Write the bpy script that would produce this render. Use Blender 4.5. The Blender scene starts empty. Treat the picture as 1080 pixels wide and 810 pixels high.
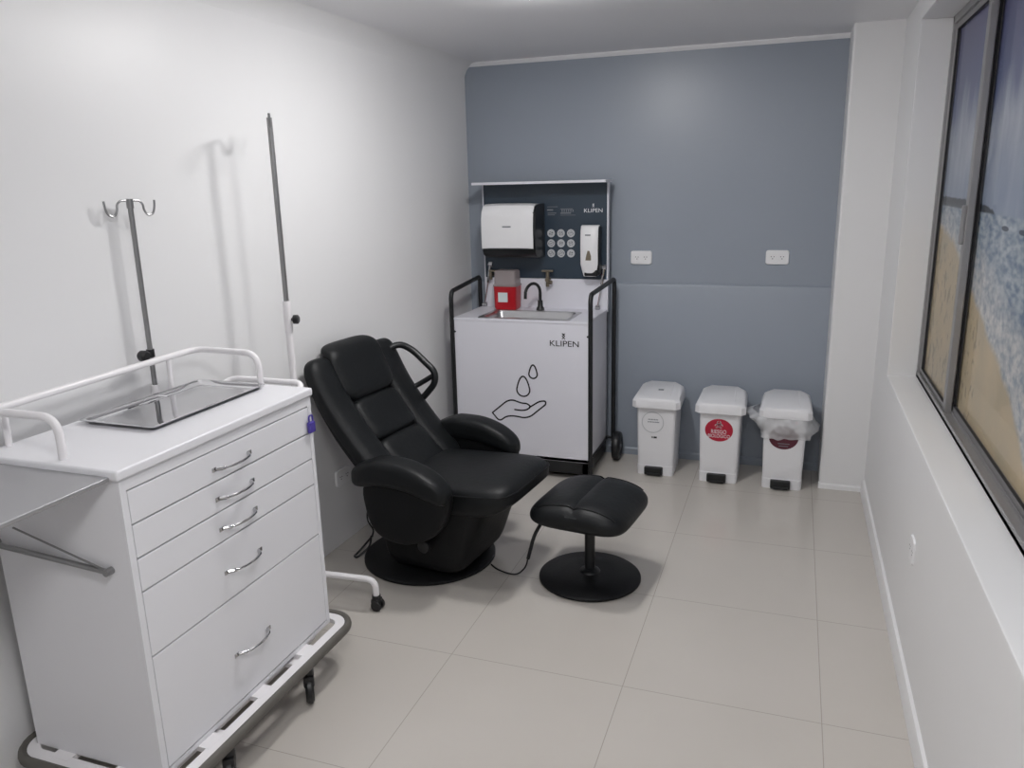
import bpy, bmesh, math, random
from mathutils import Vector, Matrix, noise
random.seed(7)
PI = math.pi
SC = bpy.context.scene
COL = SC.collection

# ------------------------------------------------------------------ camera, exposure, world
CAM_H, FOCAL_PX = 1.5764, 829.27
YAW, PITCH, ROLL = math.radians(-19.726), math.radians(14.218), math.radians(-1.3588)
fwd = Vector((math.sin(YAW) * math.cos(PITCH), math.cos(YAW) * math.cos(PITCH), -math.sin(PITCH)))
r0 = Vector((math.cos(YAW), -math.sin(YAW), 0)); u0 = r0.cross(fwd)
rgt = r0 * math.cos(ROLL) + u0 * math.sin(ROLL); upv = -r0 * math.sin(ROLL) + u0 * math.cos(ROLL)
cd = bpy.data.cameras.new('camera'); cam = bpy.data.objects.new('camera', cd); COL.objects.link(cam)
cd.sensor_fit = 'HORIZONTAL'; cd.sensor_width = 36.0; cd.lens = FOCAL_PX / 1080 * 36.0
cd.clip_start = 0.05
cam.matrix_world = Matrix(((rgt.x, upv.x, -fwd.x, 0), (rgt.y, upv.y, -fwd.y, 0), (rgt.z, upv.z, -fwd.z, CAM_H), (0, 0, 0, 1)))
SC.camera = cam
SC.view_settings.view_transform = 'Standard'
SC.view_settings.look = 'None'
SC.view_settings.gamma = 1.0
SC.view_settings.use_curve_mapping = False
SC.view_settings.exposure = 0.0
w = bpy.data.worlds.new('world'); SC.world = w; w.use_nodes = True
w.node_tree.nodes['Background'].inputs[0].default_value = (0.75, 0.8, 0.9, 1)
w.node_tree.nodes['Background'].inputs[1].default_value = 0.05
# ceiling lamps and a fill lamp: (x, y, radius, emission strength)
LAMPS = [(-0.88, 2.80, 0.10, 128.0), (-0.92, 2.30, 0.10, 52.0), (-0.20, 0.45, 0.28, 27.0)]  # last: unseen fill lamp, added to brighten the window wall, bins and cart

# room dimensions
CEIL, YB, XR = 2.2535, 4.445, 0.4154
XLF, XLN = -1.838, -1.925          # wall on the chair's side, at the far end and at y = 0

# ------------------------------------------------------------------ materials
def lin(c):
    out = []
    for v in c:
        v = v / 255.0
        out.append(v / 12.92 if v <= 0.04045 else ((v + 0.055) / 1.055) ** 2.4)
    return (*out, 1.0)

def mat(name, rgb, rough=0.5, metal=0.0, bump=0.0, bscale=60.0, var=0.0, vscale=3.0, coat=0.0, spec=0.5, emit=0.0):
    m = bpy.data.materials.new(name); m.use_nodes = True
    nt = m.node_tree; b = nt.nodes['Principled BSDF']
    b.inputs['Base Color'].default_value = lin(rgb)
    b.inputs['Roughness'].default_value = rough
    b.inputs['Metallic'].default_value = metal
    b.inputs['Specular IOR Level'].default_value = spec
    b.inputs['Coat Weight'].default_value = coat
    tc = nt.nodes.new('ShaderNodeTexCoord')
    if var > 0:
        n = nt.nodes.new('ShaderNodeTexNoise'); n.inputs['Scale'].default_value = vscale; n.inputs['Detail'].default_value = 4
        nt.links.new(tc.outputs['Object'], n.inputs['Vector'])
        mx = nt.nodes.new('ShaderNodeMix'); mx.data_type = 'RGBA'
        c = lin(rgb)
        mx.inputs['A'].default_value = tuple(max(0, x * (1 - var)) for x in c[:3]) + (1,)
        mx.inputs['B'].default_value = tuple(min(1, x * (1 + var)) for x in c[:3]) + (1,)
        nt.links.new(n.outputs['Fac'], mx.inputs['Factor']); nt.links.new(mx.outputs['Result'], b.inputs['Base Color'])
    if bump > 0:
        n = nt.nodes.new('ShaderNodeTexNoise'); n.inputs['Scale'].default_value = bscale; n.inputs['Detail'].default_value = 3
        nt.links.new(tc.outputs['Object'], n.inputs['Vector'])
        bp = nt.nodes.new('ShaderNodeBump'); bp.inputs['Strength'].default_value = bump; bp.inputs['Distance'].default_value = 0.004
        nt.links.new(n.outputs['Fac'], bp.inputs['Height']); nt.links.new(bp.outputs['Normal'], b.inputs['Normal'])
    if emit > 0:
        b.inputs['Emission Color'].default_value = (1.0, 0.985, 0.975, 1); b.inputs['Emission Strength'].default_value = emit
    return m

M = dict(
    white_wall=mat('white_wall_paint', (226, 226, 227), 0.38, bump=0.10, bscale=9, var=0.012),
    ceiling=mat('ceiling_paint', (228, 228, 231), 0.42, bump=0.05, bscale=6),
    grey_wall=mat('blue_grey_paint', (146, 154, 165), 0.36, bump=0.12, bscale=8, var=0.03),
    grout=mat('grout', (150, 144, 136), 0.7),
    enamel=mat('white_enamel', (226, 226, 230), 0.33, var=0.01),
    enamel_b=mat('white_tube_enamel', (232, 230, 232), 0.28),
    plastic=mat('white_plastic', (232, 232, 234), 0.35),
    bin_white=mat('bin_plastic', (228, 228, 231), 0.4),
    steel=mat('stainless_steel', (182, 182, 184), 0.32, 1.0, bump=0.03, bscale=30),
    shelf=mat('satin_steel', (176, 176, 178), 0.42, 0.8, bump=0.03, bscale=30),
    mirror=mat('polished_steel', (205, 205, 207), 0.05, 1.0),
    chrome=mat('chrome', (190, 190, 192), 0.12, 1.0),
    pole=mat('pole_steel', (150, 150, 150), 0.34, 0.85),
    alu=mat('window_aluminium', (150, 149, 150), 0.42, 0.45, var=0.05),
    leather=mat('black_leather', (19, 21, 23), 0.46, bump=0.25, bscale=45, spec=0.26),
    leather_dark=mat('black_leather_side', (15, 16, 18), 0.52, bump=0.25, bscale=45, spec=0.22),
    black=mat('black_plastic', (22, 23, 25), 0.42),
    black_metal=mat('black_powder_coat', (18, 20, 23), 0.4),
    base=mat('black_base', (14, 15, 17), 0.5, bump=0.15, bscale=90, spec=0.3),
    rubber=mat('grey_rubber', (92, 89, 84), 0.6),
    navy=mat('navy_panel', (46, 60, 74), 0.35, var=0.03),
    panel_white=mat('white_laminate', (222, 222, 230), 0.35),
    ink=mat('black_print', (16, 17, 20), 0.5),
    ink_w=mat('white_print', (225, 227, 230), 0.5),
    ink_g=mat('grey_print', (120, 124, 130), 0.5),
    icon=mat('pale_sticker', (196, 198, 201), 0.45),
    red=mat('red_plastic', (190, 28, 40), 0.35),
    crimson=mat('crimson_sticker', (176, 22, 52), 0.45),
    maroon=mat('maroon_sticker', (84, 28, 44), 0.45),
    pale=mat('pale_label', (214, 226, 226), 0.5),
    purple=mat('purple_plastic', (72, 58, 150), 0.35),
    brass=mat('valve_metal', (138, 128, 112), 0.35, 0.8),
    gasket=mat('black_gasket', (26, 26, 30), 0.6),
    housing=mat('smoked_plastic', (20, 22, 24), 0.28),
    lampbody=mat('lamp_rim', (225, 225, 225), 0.5),
)

def floor_material():
    m = bpy.data.materials.new('porcelain_tiles'); m.use_nodes = True
    nt = m.node_tree; N, L = nt.nodes, nt.links; b = N['Principled BSDF']
    tc = N.new('ShaderNodeTexCoord'); sp = N.new('ShaderNodeSeparateXYZ'); L.new(tc.outputs['Object'], sp.inputs[0])
    def line(sock, off):
        a = N.new('ShaderNodeMath'); a.operation = 'ADD'; a.inputs[1].default_value = -off + 60.0
        L.new(sock, a.inputs[0])
        d = N.new('ShaderNodeMath'); d.operation = 'PINGPONG'; d.inputs[1].default_value = 0.3; L.new(a.outputs[0], d.inputs[0])
        s = N.new('ShaderNodeMath'); s.operation = 'LESS_THAN'; s.inputs[1].default_value = 0.0013; L.new(d.outputs[0], s.inputs[0])
        return s.outputs[0]
    lx = line(sp.outputs[0], -0.4348); ly = line(sp.outputs[1], 2.2006)
    mxm = N.new('ShaderNodeMath'); mxm.operation = 'MAXIMUM'; L.new(lx, mxm.inputs[0]); L.new(ly, mxm.inputs[1])
    n1 = N.new('ShaderNodeTexNoise'); n1.inputs['Scale'].default_value = 2.0; n1.inputs['Detail'].default_value = 5; L.new(tc.outputs['Object'], n1.inputs['Vector'])
    tile = N.new('ShaderNodeMix'); tile.data_type = 'RGBA'; tile.inputs['A'].default_value = lin((186, 181, 174)); tile.inputs['B'].default_value = lin((194, 189, 183))
    L.new(n1.outputs['Fac'], tile.inputs['Factor'])
    mx = N.new('ShaderNodeMix'); mx.data_type = 'RGBA'; L.new(mxm.outputs[0], mx.inputs['Factor']); L.new(tile.outputs['Result'], mx.inputs['A'])
    mx.inputs['B'].default_value = lin((160, 154, 147)); L.new(mx.outputs['Result'], b.inputs['Base Color'])
    b.inputs['Roughness'].default_value = 0.20; b.inputs['Specular IOR Level'].default_value = 0.42
    n2 = N.new('ShaderNodeTexNoise'); n2.inputs['Scale'].default_value = 14; L.new(tc.outputs['Object'], n2.inputs['Vector'])
    bp = N.new('ShaderNodeBump'); bp.inputs['Strength'].default_value = 0.05; bp.inputs['Distance'].default_value = 0.003
    L.new(n2.outputs['Fac'], bp.inputs['Height']); L.new(bp.outputs['Normal'], b.inputs['Normal'])
    return m
M['floor'] = floor_material()

def glass_material(name, tint=0.96, refl=0.08):
    m = bpy.data.materials.new(name); m.use_nodes = True
    nt = m.node_tree; N, L = nt.nodes, nt.links
    N.remove(N['Principled BSDF'])
    t = N.new('ShaderNodeBsdfTransparent'); t.inputs[0].default_value = (tint, tint, tint, 1)
    g = N.new('ShaderNodeBsdfGlossy'); g.inputs['Roughness'].default_value = 0.06
    f = N.new('ShaderNodeFresnel'); f.inputs['IOR'].default_value = 1.3
    ge = N.new('ShaderNodeNewGeometry'); inv = N.new('ShaderNodeMath'); inv.operation = 'SUBTRACT'; inv.inputs[0].default_value = 0.45; L.new(ge.outputs['Backfacing'], inv.inputs[1])
    fm = N.new('ShaderNodeMath'); fm.operation = 'MULTIPLY'; fm.use_clamp = True; L.new(f.outputs[0], fm.inputs[0]); L.new(inv.outputs[0], fm.inputs[1])
    mx = N.new('ShaderNodeMixShader'); L.new(fm.outputs[0], mx.inputs[0]); L.new(t.outputs[0], mx.inputs[1]); L.new(g.outputs[0], mx.inputs[2])
    L.new(mx.outputs[0], N['Material Output'].inputs['Surface'])
    return m
M['glass'] = glass_material('window_glass')

def bag_material(name, rgb, op):
    m = bpy.data.materials.new(name); m.use_nodes = True
    nt = m.node_tree; N, L = nt.nodes, nt.links; b = N['Principled BSDF']
    b.inputs['Base Color'].default_value = lin(rgb); b.inputs['Roughness'].default_value = 0.3
    t = N.new('ShaderNodeBsdfTransparent'); mx = N.new('ShaderNodeMixShader'); mx.inputs[0].default_value = op
    L.new(t.outputs[0], mx.inputs[1]); L.new(b.outputs[0], mx.inputs[2]); L.new(mx.outputs[0], N['Material Output'].inputs['Surface'])
    return m
M['bag'] = bag_material('thin_white_film', (232, 233, 236), 0.50)
M['clear'] = bag_material('clear_grey_plastic', (176, 165, 165), 0.55)

def beach_material(name, k):
    """a printed beach picture: sky, clouds, headland, sea, surf and sand, in the print's own coordinates (y along, z up)"""
    m = bpy.data.materials.new(name); m.use_nodes = True
    nt = m.node_tree; N, L = nt.nodes, nt.links; b = N['Principled BSDF']
    b.inputs['Roughness'].default_value = 0.5
    tc = N.new('ShaderNodeTexCoord'); mk = N.new('ShaderNodeMapping'); mk.inputs['Scale'].default_value = (1, k, k); mk.inputs['Location'].default_value = (0, 0, 1.576 * (1 - k)); L.new(tc.outputs['Object'], mk.inputs[0])
    sp = N.new('ShaderNodeSeparateXYZ'); L.new(mk.outputs[0], sp.inputs[0])
    Y, Z = sp.outputs[1], sp.outputs[2]
    def math_(op, a, c, clamp=False):
        n = N.new('ShaderNodeMath'); n.operation = op; n.use_clamp = clamp
        for i, v in enumerate((a, c)):
            if isinstance(v, (int, float)): n.inputs[i].default_value = v
            else: L.new(v, n.inputs[i])
        return n.outputs[0]
    def noise_(scale, sy=1.0, sz=1.0, detail=4):
        mp = N.new('ShaderNodeMapping'); mp.inputs['Scale'].default_value = (1, sy, sz); L.new(mk.outputs[0], mp.inputs[0])
        n = N.new('ShaderNodeTexNoise'); n.inputs['Scale'].default_value = scale; n.inputs['Detail'].default_value = detail; L.new(mp.outputs[0], n.inputs['Vector'])
        return math_('SUBTRACT', n.outputs['Fac'], 0.5)
    Y0, Y1 = 4.0, 2.0
    u = math_('DIVIDE', math_('SUBTRACT', Y0, Y), Y0 - Y1, True)
    def curve(pts):
        r = N.new('ShaderNodeValToRGB'); el = r.color_ramp.elements
        pts = [((Y0 - y) / (Y0 - Y1), z / 2.5) for y, z in pts]
        el[0].position, el[0].color = pts[0][0], (pts[0][1],) * 3 + (1,)
        el[1].position, el[1].color = pts[-1][0], (pts[-1][1],) * 3 + (1,)
        for p, v in pts[1:-1]:
            e = el.new(p); e.color = (v, v, v, 1)
        L.new(u, r.inputs[0]); return math_('MULTIPLY', r.outputs[0], 2.5)
    def below(limit, soft, wob=None):
        d = math_('SUBTRACT', limit, Z)
        if wob is not None: d = math_('ADD', d, wob)
        return math_('ADD', math_('DIVIDE', d, soft), 0.5, True)
    def over(base, rgb, fac):
        n = N.new('ShaderNodeMix'); n.data_type = 'RGBA'; L.new(base, n.inputs['A'])
        if isinstance(rgb, tuple): n.inputs['B'].default_value = lin(rgb)
        else: L.new(rgb, n.inputs['B'])
        L.new(fac, n.inputs['Factor']); return n.outputs['Result']
    def blend(a, c, fac):
        n = N.new('ShaderNodeMix'); n.data_type = 'RGBA'; n.inputs['A'].default_value = lin(a); n.inputs['B'].default_value = lin(c); L.new(fac, n.inputs['Factor']); return n.outputs['Result']
    zz = math_('DIVIDE', math_('SUBTRACT', Z, 1.6), 0.7, True)
    sky = blend((104, 118, 148), (88, 84, 122), zz)
    cl_top = math_('ADD', 1.80, math_('MULTIPLY', noise_(5.0, 1.6, 0.35), 0.5))
    cl = math_('MULTIPLY', below(cl_top, 0.14), math_('ADD', 0.72, math_('MULTIPLY', noise_(7.0, 1.5, 0.5, 5), 1.5), True))
    c = over(sky, (178, 184, 194), cl)
    c = over(c, (122, 138, 162), math_('MULTIPLY', below(math_('ADD', 1.62, math_('MULTIPLY', noise_(3.0), 0.2)), 0.2), 0.55))
    hill = curve([(4.0, 1.488), (3.64, 1.485), (3.35, 1.482), (3.15, 1.474), (3.0, 1.462), (2.93, 1.44), (2.0, 1.40)])
    c = over(c, (72, 78, 86), below(hill, 0.006, math_('MULTIPLY', noise_(40.0), 0.02)))
    sea = blend((104, 124, 148), (178, 186, 192), math_('ADD', 0.5, math_('MULTIPLY', noise_(22.0, 0.8, 2.2, 6), 3.2), True))
    c = over(c, sea, below(1.448, 0.006))
    for by, bz in ((2.80, 1.412), (2.59, 1.412)):
        dy = math_('DIVIDE', math_('SUBTRACT', Y, by), 0.045); dz = math_('DIVIDE', math_('SUBTRACT', Z, bz), 0.008)
        d = math_('ADD', math_('MULTIPLY', dy, dy), math_('MULTIPLY', dz, dz))
        c = over(c, (70, 78, 92), math_('LESS_THAN', d, 1.0))
    surf = curve([(4.0, 1.42), (3.65, 1.40), (3.28, 1.32), (3.05, 1.29), (2.80, 1.228), (2.59, 1.17), (2.41, 1.125), (2.0, 0.98)])
    foam = blend((146, 156, 168), (222, 218, 212), math_('ADD', 0.5, math_('MULTIPLY', noise_(30.0, 1.0, 1.5, 6), 3.0), True))
    c = over(c, foam, math_('MULTIPLY', below(surf, 0.10, math_('MULTIPLY', noise_(14.0), 0.16)), 0.8))
    sand = curve([(4.0, 1.375), (3.9, 1.36), (3.53, 1.308), (3.235, 1.195), (2.99, 1.122), (2.83, 1.056), (2.54, 0.972), (2.365, 0.884), (2.27, 0.811), (2.0, 0.64)])
    sd = blend((172, 162, 140), (200, 180, 146), math_('ADD', 0.5, math_('MULTIPLY', noise_(6.0), 1.6), True))
    c = over(c, sd, below(sand, 0.03, math_('MULTIPLY', noise_(9.0), 0.05)))
    prints = math_('GREATER_THAN', noise_(26.0, 1.0, 0.7, 2), 0.08)
    far = math_('GREATER_THAN', Y, 2.95)
    c = over(c, (126, 118, 104), math_('MULTIPLY', math_('MULTIPLY', math_('MULTIPLY', prints, far), below(math_('SUBTRACT', sand, 0.04), 0.03)), 0.6))
    L.new(c, b.inputs['Base Color'])
    return m
M['beach_a'] = beach_material('beach_print', 1.08); M['beach_b'] = beach_material('beach_print', 1.042)

# ------------------------------------------------------------------ mesh helpers
def rounded_path(pts, rad, n=6, closed=False):
    pts = [Vector(p) for p in pts]; out = []; m = len(pts)
    for i, p in enumerate(pts):
        if not closed and i in (0, m - 1): out.append(p); continue
        a, c = pts[i - 1], pts[(i + 1) % m]
        r = min(rad, (a - p).length * 0.49, (c - p).length * 0.49)
        s = p + (a - p).normalized() * r; e = p + (c - p).normalized() * r
        for k in range(n + 1):
            t = k / n; out.append(s * (1 - t) ** 2 + p * 2 * t * (1 - t) + e * t * t)
    return out

class MB:
    def __init__(self): self.bm = bmesh.new(); self.bev = False
    def _merge(self, b2, mtx=None):
        if mtx is not None: bmesh.ops.transform(b2, matrix=mtx, verts=b2.verts)
        me = bpy.data.meshes.new('tmp'); b2.to_mesh(me); self.bm.from_mesh(me); b2.free(); bpy.data.meshes.remove(me)
        return self
    def box(self, lo, hi, bev=0.0, seg=2, mtx=None):
        b2 = bmesh.new(); bmesh.ops.create_cube(b2, size=1.0)
        for v in b2.verts: v.co = Vector([lo[i] + (hi[i] - lo[i]) * (v.co[i] + 0.5) for i in range(3)])
        self.bev = self.bev or bev > 0
        if bev > 0: bmesh.ops.bevel(b2, geom=list(b2.edges), offset=bev, segments=seg, profile=0.5, affect='EDGES')
        return self._merge(b2, mtx)
    def tube(self, pts, r, seg=12, closed=False, caps=True, sx=1.0, sy=1.0):
        pts = [Vector(p) for p in pts]; n = len(pts); b2 = bmesh.new(); rings = []
        rr = r if isinstance(r, (list, tuple)) else [r] * n
        tang = []
        for i in range(n):
            if closed: t = pts[(i + 1) % n] - pts[i - 1]
            else: t = pts[min(i + 1, n - 1)] - pts[max(i - 1, 0)]
            tang.append(t.normalized())
        ref = Vector((0, 0, 1)) if abs(tang[0].z) < 0.9 else Vector((1, 0, 0))
        nrm = (ref - tang[0] * ref.dot(tang[0])).normalized()
        for i in range(n):
            nrm = (nrm - tang[i] * nrm.dot(tang[i])).normalized(); bi = tang[i].cross(nrm)
            rings.append([b2.verts.new(pts[i] + (nrm * math.cos(2 * PI * k / seg) * sx + bi * math.sin(2 * PI * k / seg) * sy) * rr[i]) for k in range(seg)])
        for i in range(n if closed else n - 1):
            a, c = rings[i], rings[(i + 1) % n]
            for k in range(seg): b2.faces.new((a[k], a[(k + 1) % seg], c[(k + 1) % seg], c[k]))
        if caps and not closed:
            b2.faces.new(rings[0][::-1]); b2.faces.new(rings[-1])
        bmesh.ops.recalc_face_normals(b2, faces=b2.faces)
        return self._merge(b2)
    def cyl(self, p0, p1, r, seg=20): return self.tube([p0, p1], r, seg)
    def lathe(self, prof, c=(0, 0, 0), seg=40, mtx=None):
        b2 = bmesh.new(); rings = []
        for r, z in prof:
            if r < 1e-6: rings.append([b2.verts.new((0, 0, z))])
            else: rings.append([b2.verts.new((r * math.cos(2 * PI * k / seg), r * math.sin(2 * PI * k / seg), z)) for k in range(seg)])
        for a, d in zip(rings, rings[1:]):
            for k in range(seg):
                k2 = (k + 1) % seg
                if len(a) == 1 and len(d) > 1: b2.faces.new((a[0], d[k], d[k2]))
                elif len(d) == 1 and len(a) > 1: b2.faces.new((a[k], a[k2], d[0]))
                elif len(a) > 1: b2.faces.new((a[k], a[k2], d[k2], d[k]))
        bmesh.ops.recalc_face_normals(b2, faces=b2.faces)
        return self._merge(b2, Matrix.Translation(c) @ (mtx or Matrix.Identity(4)))
    def rings(self, rings, cap0=True, cap1=True):
        b2 = bmesh.new(); vs = [[b2.verts.new(p) for p in r] for r in rings]
        n = len(vs[0])
        for a, d in zip(vs, vs[1:]):
            for k in range(n): b2.faces.new((a[k], a[(k + 1) % n], d[(k + 1) % n], d[k]))
        if cap0: b2.faces.new(vs[0][::-1])
        if cap1: b2.faces.new(vs[-1])
        bmesh.ops.recalc_face_normals(b2, faces=b2.faces)
        return self._merge(b2)
    def prism(self, poly, f0, f1):
        """polygon (list of 2-d points) between two maps 2-d -> 3-d"""
        return self.rings([[f0(*p) for p in poly], [f1(*p) for p in poly]])
    def pillow(self, size, k=4.0, n=9, mtx=None, fn=None):
        b2 = bmesh.new(); bmesh.ops.create_cube(b2, size=2.0)
        bmesh.ops.subdivide_edges(b2, edges=list(b2.edges), cuts=n, use_grid_fill=True)
        kk = k if isinstance(k, (list, tuple)) else (k, k, k)
        for v in b2.verts:
            p = v.co; q = Vector([math.sin(p[i] * PI / 4) / math.sin(PI / 4) for i in range(3)])
            m = max(abs(q[0]), abs(q[1]), abs(q[2])); q = q / max(m, 1e-9)
            lo, hi = 0.2, 1.2
            for _ in range(30):
                t = (lo + hi) / 2
                if sum(abs(q[i] * t) ** kk[i] for i in range(3)) > 1: hi = t
                else: lo = t
            q = q * lo
            v.co = Vector([q[i] * size[i] / 2 for i in range(3)])
            if fn: v.co = fn(v.co)
        return self._merge(b2, mtx)
    def move(self, off):
        bmesh.ops.translate(self.bm, vec=Vector(off), verts=self.bm.verts); return self

OFF = {}
def finish(name, me, m, parent, label, smooth=35):
    o = bpy.data.objects.new(name, me); COL.objects.link(o)
    me.materials.append(m)
    if smooth and len(me.polygons):
        me.polygons.foreach_set('use_smooth', [True] * len(me.polygons)); me.set_sharp_from_angle(angle=math.radians(smooth))
    if parent is not None: o.parent = parent
    if label: o['label'] = label
    return o
def part(name, mb, m, parent=None, label=None, smooth=35):
    if parent is not None and parent.name in OFF: mb.move(-OFF[parent.name])
    me = bpy.data.meshes.new(name); mb.bm.to_mesh(me); mb.bm.free()
    o = finish(name, me, m, parent, label, smooth)
    if mb.bev:
        wn = o.modifiers.new('even_normals', 'WEIGHTED_NORMAL'); wn.keep_sharp = True; wn.weight = 80
    OFF[o.name] = OFF.get(parent.name, Vector((0, 0, 0))) if parent is not None else Vector((0, 0, 0))
    return o
def thing(name, label, cat, loc=(0, 0, 0), rotz=0.0, group=None, local=False):
    """an Empty at the base of a thing; its parts are written in world metres unless local"""
    o = bpy.data.objects.new(name, None); COL.objects.link(o); o.empty_display_size = 0.1
    o.location = loc; o.rotation_euler = (0, 0, rotz)
    OFF[o.name] = Vector((0, 0, 0)) if local else Vector(loc)
    return tag(o, label, cat, group)
def tag(o, label, cat, group=None):
    o['label'] = label; o['category'] = cat
    if group: o['group'] = group
    return o
def struct(name, mb, m, parent=None, smooth=35):
    o = part(name, mb, m, parent, None, smooth)
    o['kind'] = 'structure'
    return o
def text(name, s, size, origin, xdir, ydir, m, parent, width=None, ext=0.0004):
    cu = bpy.data.curves.new(name, 'FONT'); cu.body = s; cu.size = size; cu.extrude = ext; cu.align_x = 'CENTER'; cu.align_y = 'CENTER'
    tmp = bpy.data.objects.new('tmp_text', cu); COL.objects.link(tmp)
    dg = bpy.context.evaluated_depsgraph_get(); me = bpy.data.meshes.new_from_object(tmp.evaluated_get(dg))
    bpy.data.objects.remove(tmp); bpy.data.curves.remove(cu)
    x = Vector(xdir).normalized(); y = Vector(ydir).normalized(); z = x.cross(y)
    xs = [v.co.x for v in me.vertices]; sx = width / (max(xs) - min(xs)) if width else 1.0
    off = OFF.get(parent.name, Vector((0, 0, 0)))
    for v in me.vertices: v.co = Vector(origin) + x * v.co.x * sx + y * v.co.y + z * v.co.z - off
    me.materials.clear()
    o = finish(name, me, m, parent, None, 0); OFF[o.name] = off
    return o
def rrect(x0, x1, y0, y1, r, n=6):
    out = []
    for cx, cy, a in ((x1 - r, y1 - r, 0), (x0 + r, y1 - r, PI / 2), (x0 + r, y0 + r, PI), (x1 - r, y0 + r, 3 * PI / 2)):
        for k in range(n + 1):
            t = a + k / n * PI / 2; out.append((cx + r * math.cos(t), cy + r * math.sin(t)))
    return out
def ellipse(cx, cy, rx, ry, n=36): return [(cx + rx * math.cos(2 * PI * k / n), cy + ry * math.sin(2 * PI * k / n)) for k in range(n)]
def faceY(y, t=0.001): return (lambda a, b: (a, y, b)), (lambda a, b: (a, y - t, b))     # a plate on a wall that faces the door side

# ------------------------------------------------------------------ the room
def xl(y): return XLN + (XLF - XLN) * y / YB
YF = -1.3
mb = MB(); mb.box((-2.2, YF - 0.1, -0.1), (0.9, YB + 0.15, 0.0)); struct('floor', mb, M['floor'])
mb = MB(); mb.box((-2.2, YF - 0.1, CEIL), (0.9, YB + 0.15, CEIL + 0.1)); struct('ceiling', mb, M['ceiling'])
mb = MB(); mb.prism([(xl(YF), YF), (xl(YB), YB), (-2.2, YB), (-2.2, YF)], lambda a, b: (a, b, 0), lambda a, b: (a, b, CEIL)); struct('wall_left', mb, M['white_wall'])
mb = MB(); mb.box((-2.2, YB, 0), (0.9, YB + 0.15, CEIL)); struct('wall_back', mb, M['grey_wall'])
mb = MB(); mb.box((-2.2, YF - 0.1, 0), (0.9, YF, CEIL)); struct('wall_front', mb, M['white_wall'])
# thicker lower half of the grey wall, with a soft ledge
prof = [(YB, 0.0), (YB - 0.014, 0.0), (YB - 0.014, 1.005), (YB - 0.011, 1.014), (YB - 0.004, 1.019), (YB, 1.019)]
mb = MB(); mb.prism(prof, lambda a, b: (XLF - 0.02, a, b), lambda a, b: (0.21, a, b)); struct('trim_1', mb, M['grey_wall'])
mb = MB(); mb.prism([(YB, CEIL), (YB, CEIL - 0.022), (YB - 0.006, CEIL - 0.022), (YB - 0.016, CEIL - 0.008), (YB - 0.016, CEIL)], lambda a, b: (XLF - 0.02, a, b), lambda a, b: (0.21, a, b)); struct('trim_2', mb, M['ceiling'])
prof = [(YB - 0.01, 0.0), (YB - 0.024, 0.0), (YB - 0.024, 0.035), (YB - 0.019, 0.042), (YB - 0.01, 0.044)]
mb = MB(); mb.prism(prof, lambda a, b: (XLF - 0.02, a, b), lambda a, b: (0.21, a, b)); struct('baseboard_back', mb, M['grey_wall'])
cv = lambda y: [(xl(y) - 0.001 + a, y, CEIL + 0.001 - b) for a, b in [(0.0, 0.0)] + [(0.09 * (1 - math.sin(k / 10 * PI / 2)), 0.09 * (1 - math.cos(k / 10 * PI / 2))) for k in range(11)]]
mb = MB(); mb.rings([cv(YF), cv(YB)]); struct('trim_3', mb, M['white_wall'], None, 30)
# wall with the window: parapet with sill, lintel, far pier with its projecting column, near pier
WY0, WY1, SILL, HEAD = 0.25, 3.674, 0.738, 2.165
mb = MB()
YE = 4.30
def ring_rect(x, i): return [(x, WY0 - i, SILL - i), (x, WY1 + i, SILL - i), (x, WY1 + i, HEAD + i), (x, WY0 - i, HEAD + i)]
b2 = bmesh.new()
outer = [(XR, YF, -0.01), (XR, YE, -0.01), (XR, YE, CEIL + 0.02), (XR, YF, CEIL + 0.02)]
loops = [outer, ring_rect(XR, 0.007), ring_rect(XR + 0.002, 0.002), ring_rect(XR + 0.007, 0.0), ring_rect(0.66, 0.0), [(0.66, p[1], p[2]) for p in outer]]
vs = [[b2.verts.new(p) for p in lp] for lp in loops]
vs.append(vs[0])
for A, B in zip(vs, vs[1:]):
    for k in range(4): b2.faces.new((A[k], A[(k + 1) % 4], B[(k + 1) % 4], B[k]))
bmesh.ops.recalc_face_normals(b2, faces=b2.faces)
mb._merge(b2)
mb.box((0.67, YF, 0), (0.8, YE, CEIL))
mb.box((0.199, 4.172, -0.01), (0.8, YB + 0.02, CEIL + 0.02), 0.012, 3)
struct('wall_right', mb, M['white_wall'])
prof = [(XR + 0.01, 0.0), (XR - 0.016, 0.0), (XR - 0.014, 0.05), (XR - 0.009, 0.066), (XR + 0.01, 0.078)]
mb = MB(); mb.prism(prof, lambda a, b: (a, YF, b), lambda a, b: (a, 4.165, b))
mb.prism([(4.178, 0.0), (4.158, 0.0), (4.160, 0.02), (4.178, 0.03)], lambda a, b: (0.196, a, b), lambda a, b: (XR, a, b))
struct('baseboard_right', mb, M['white_wall'])

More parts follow.
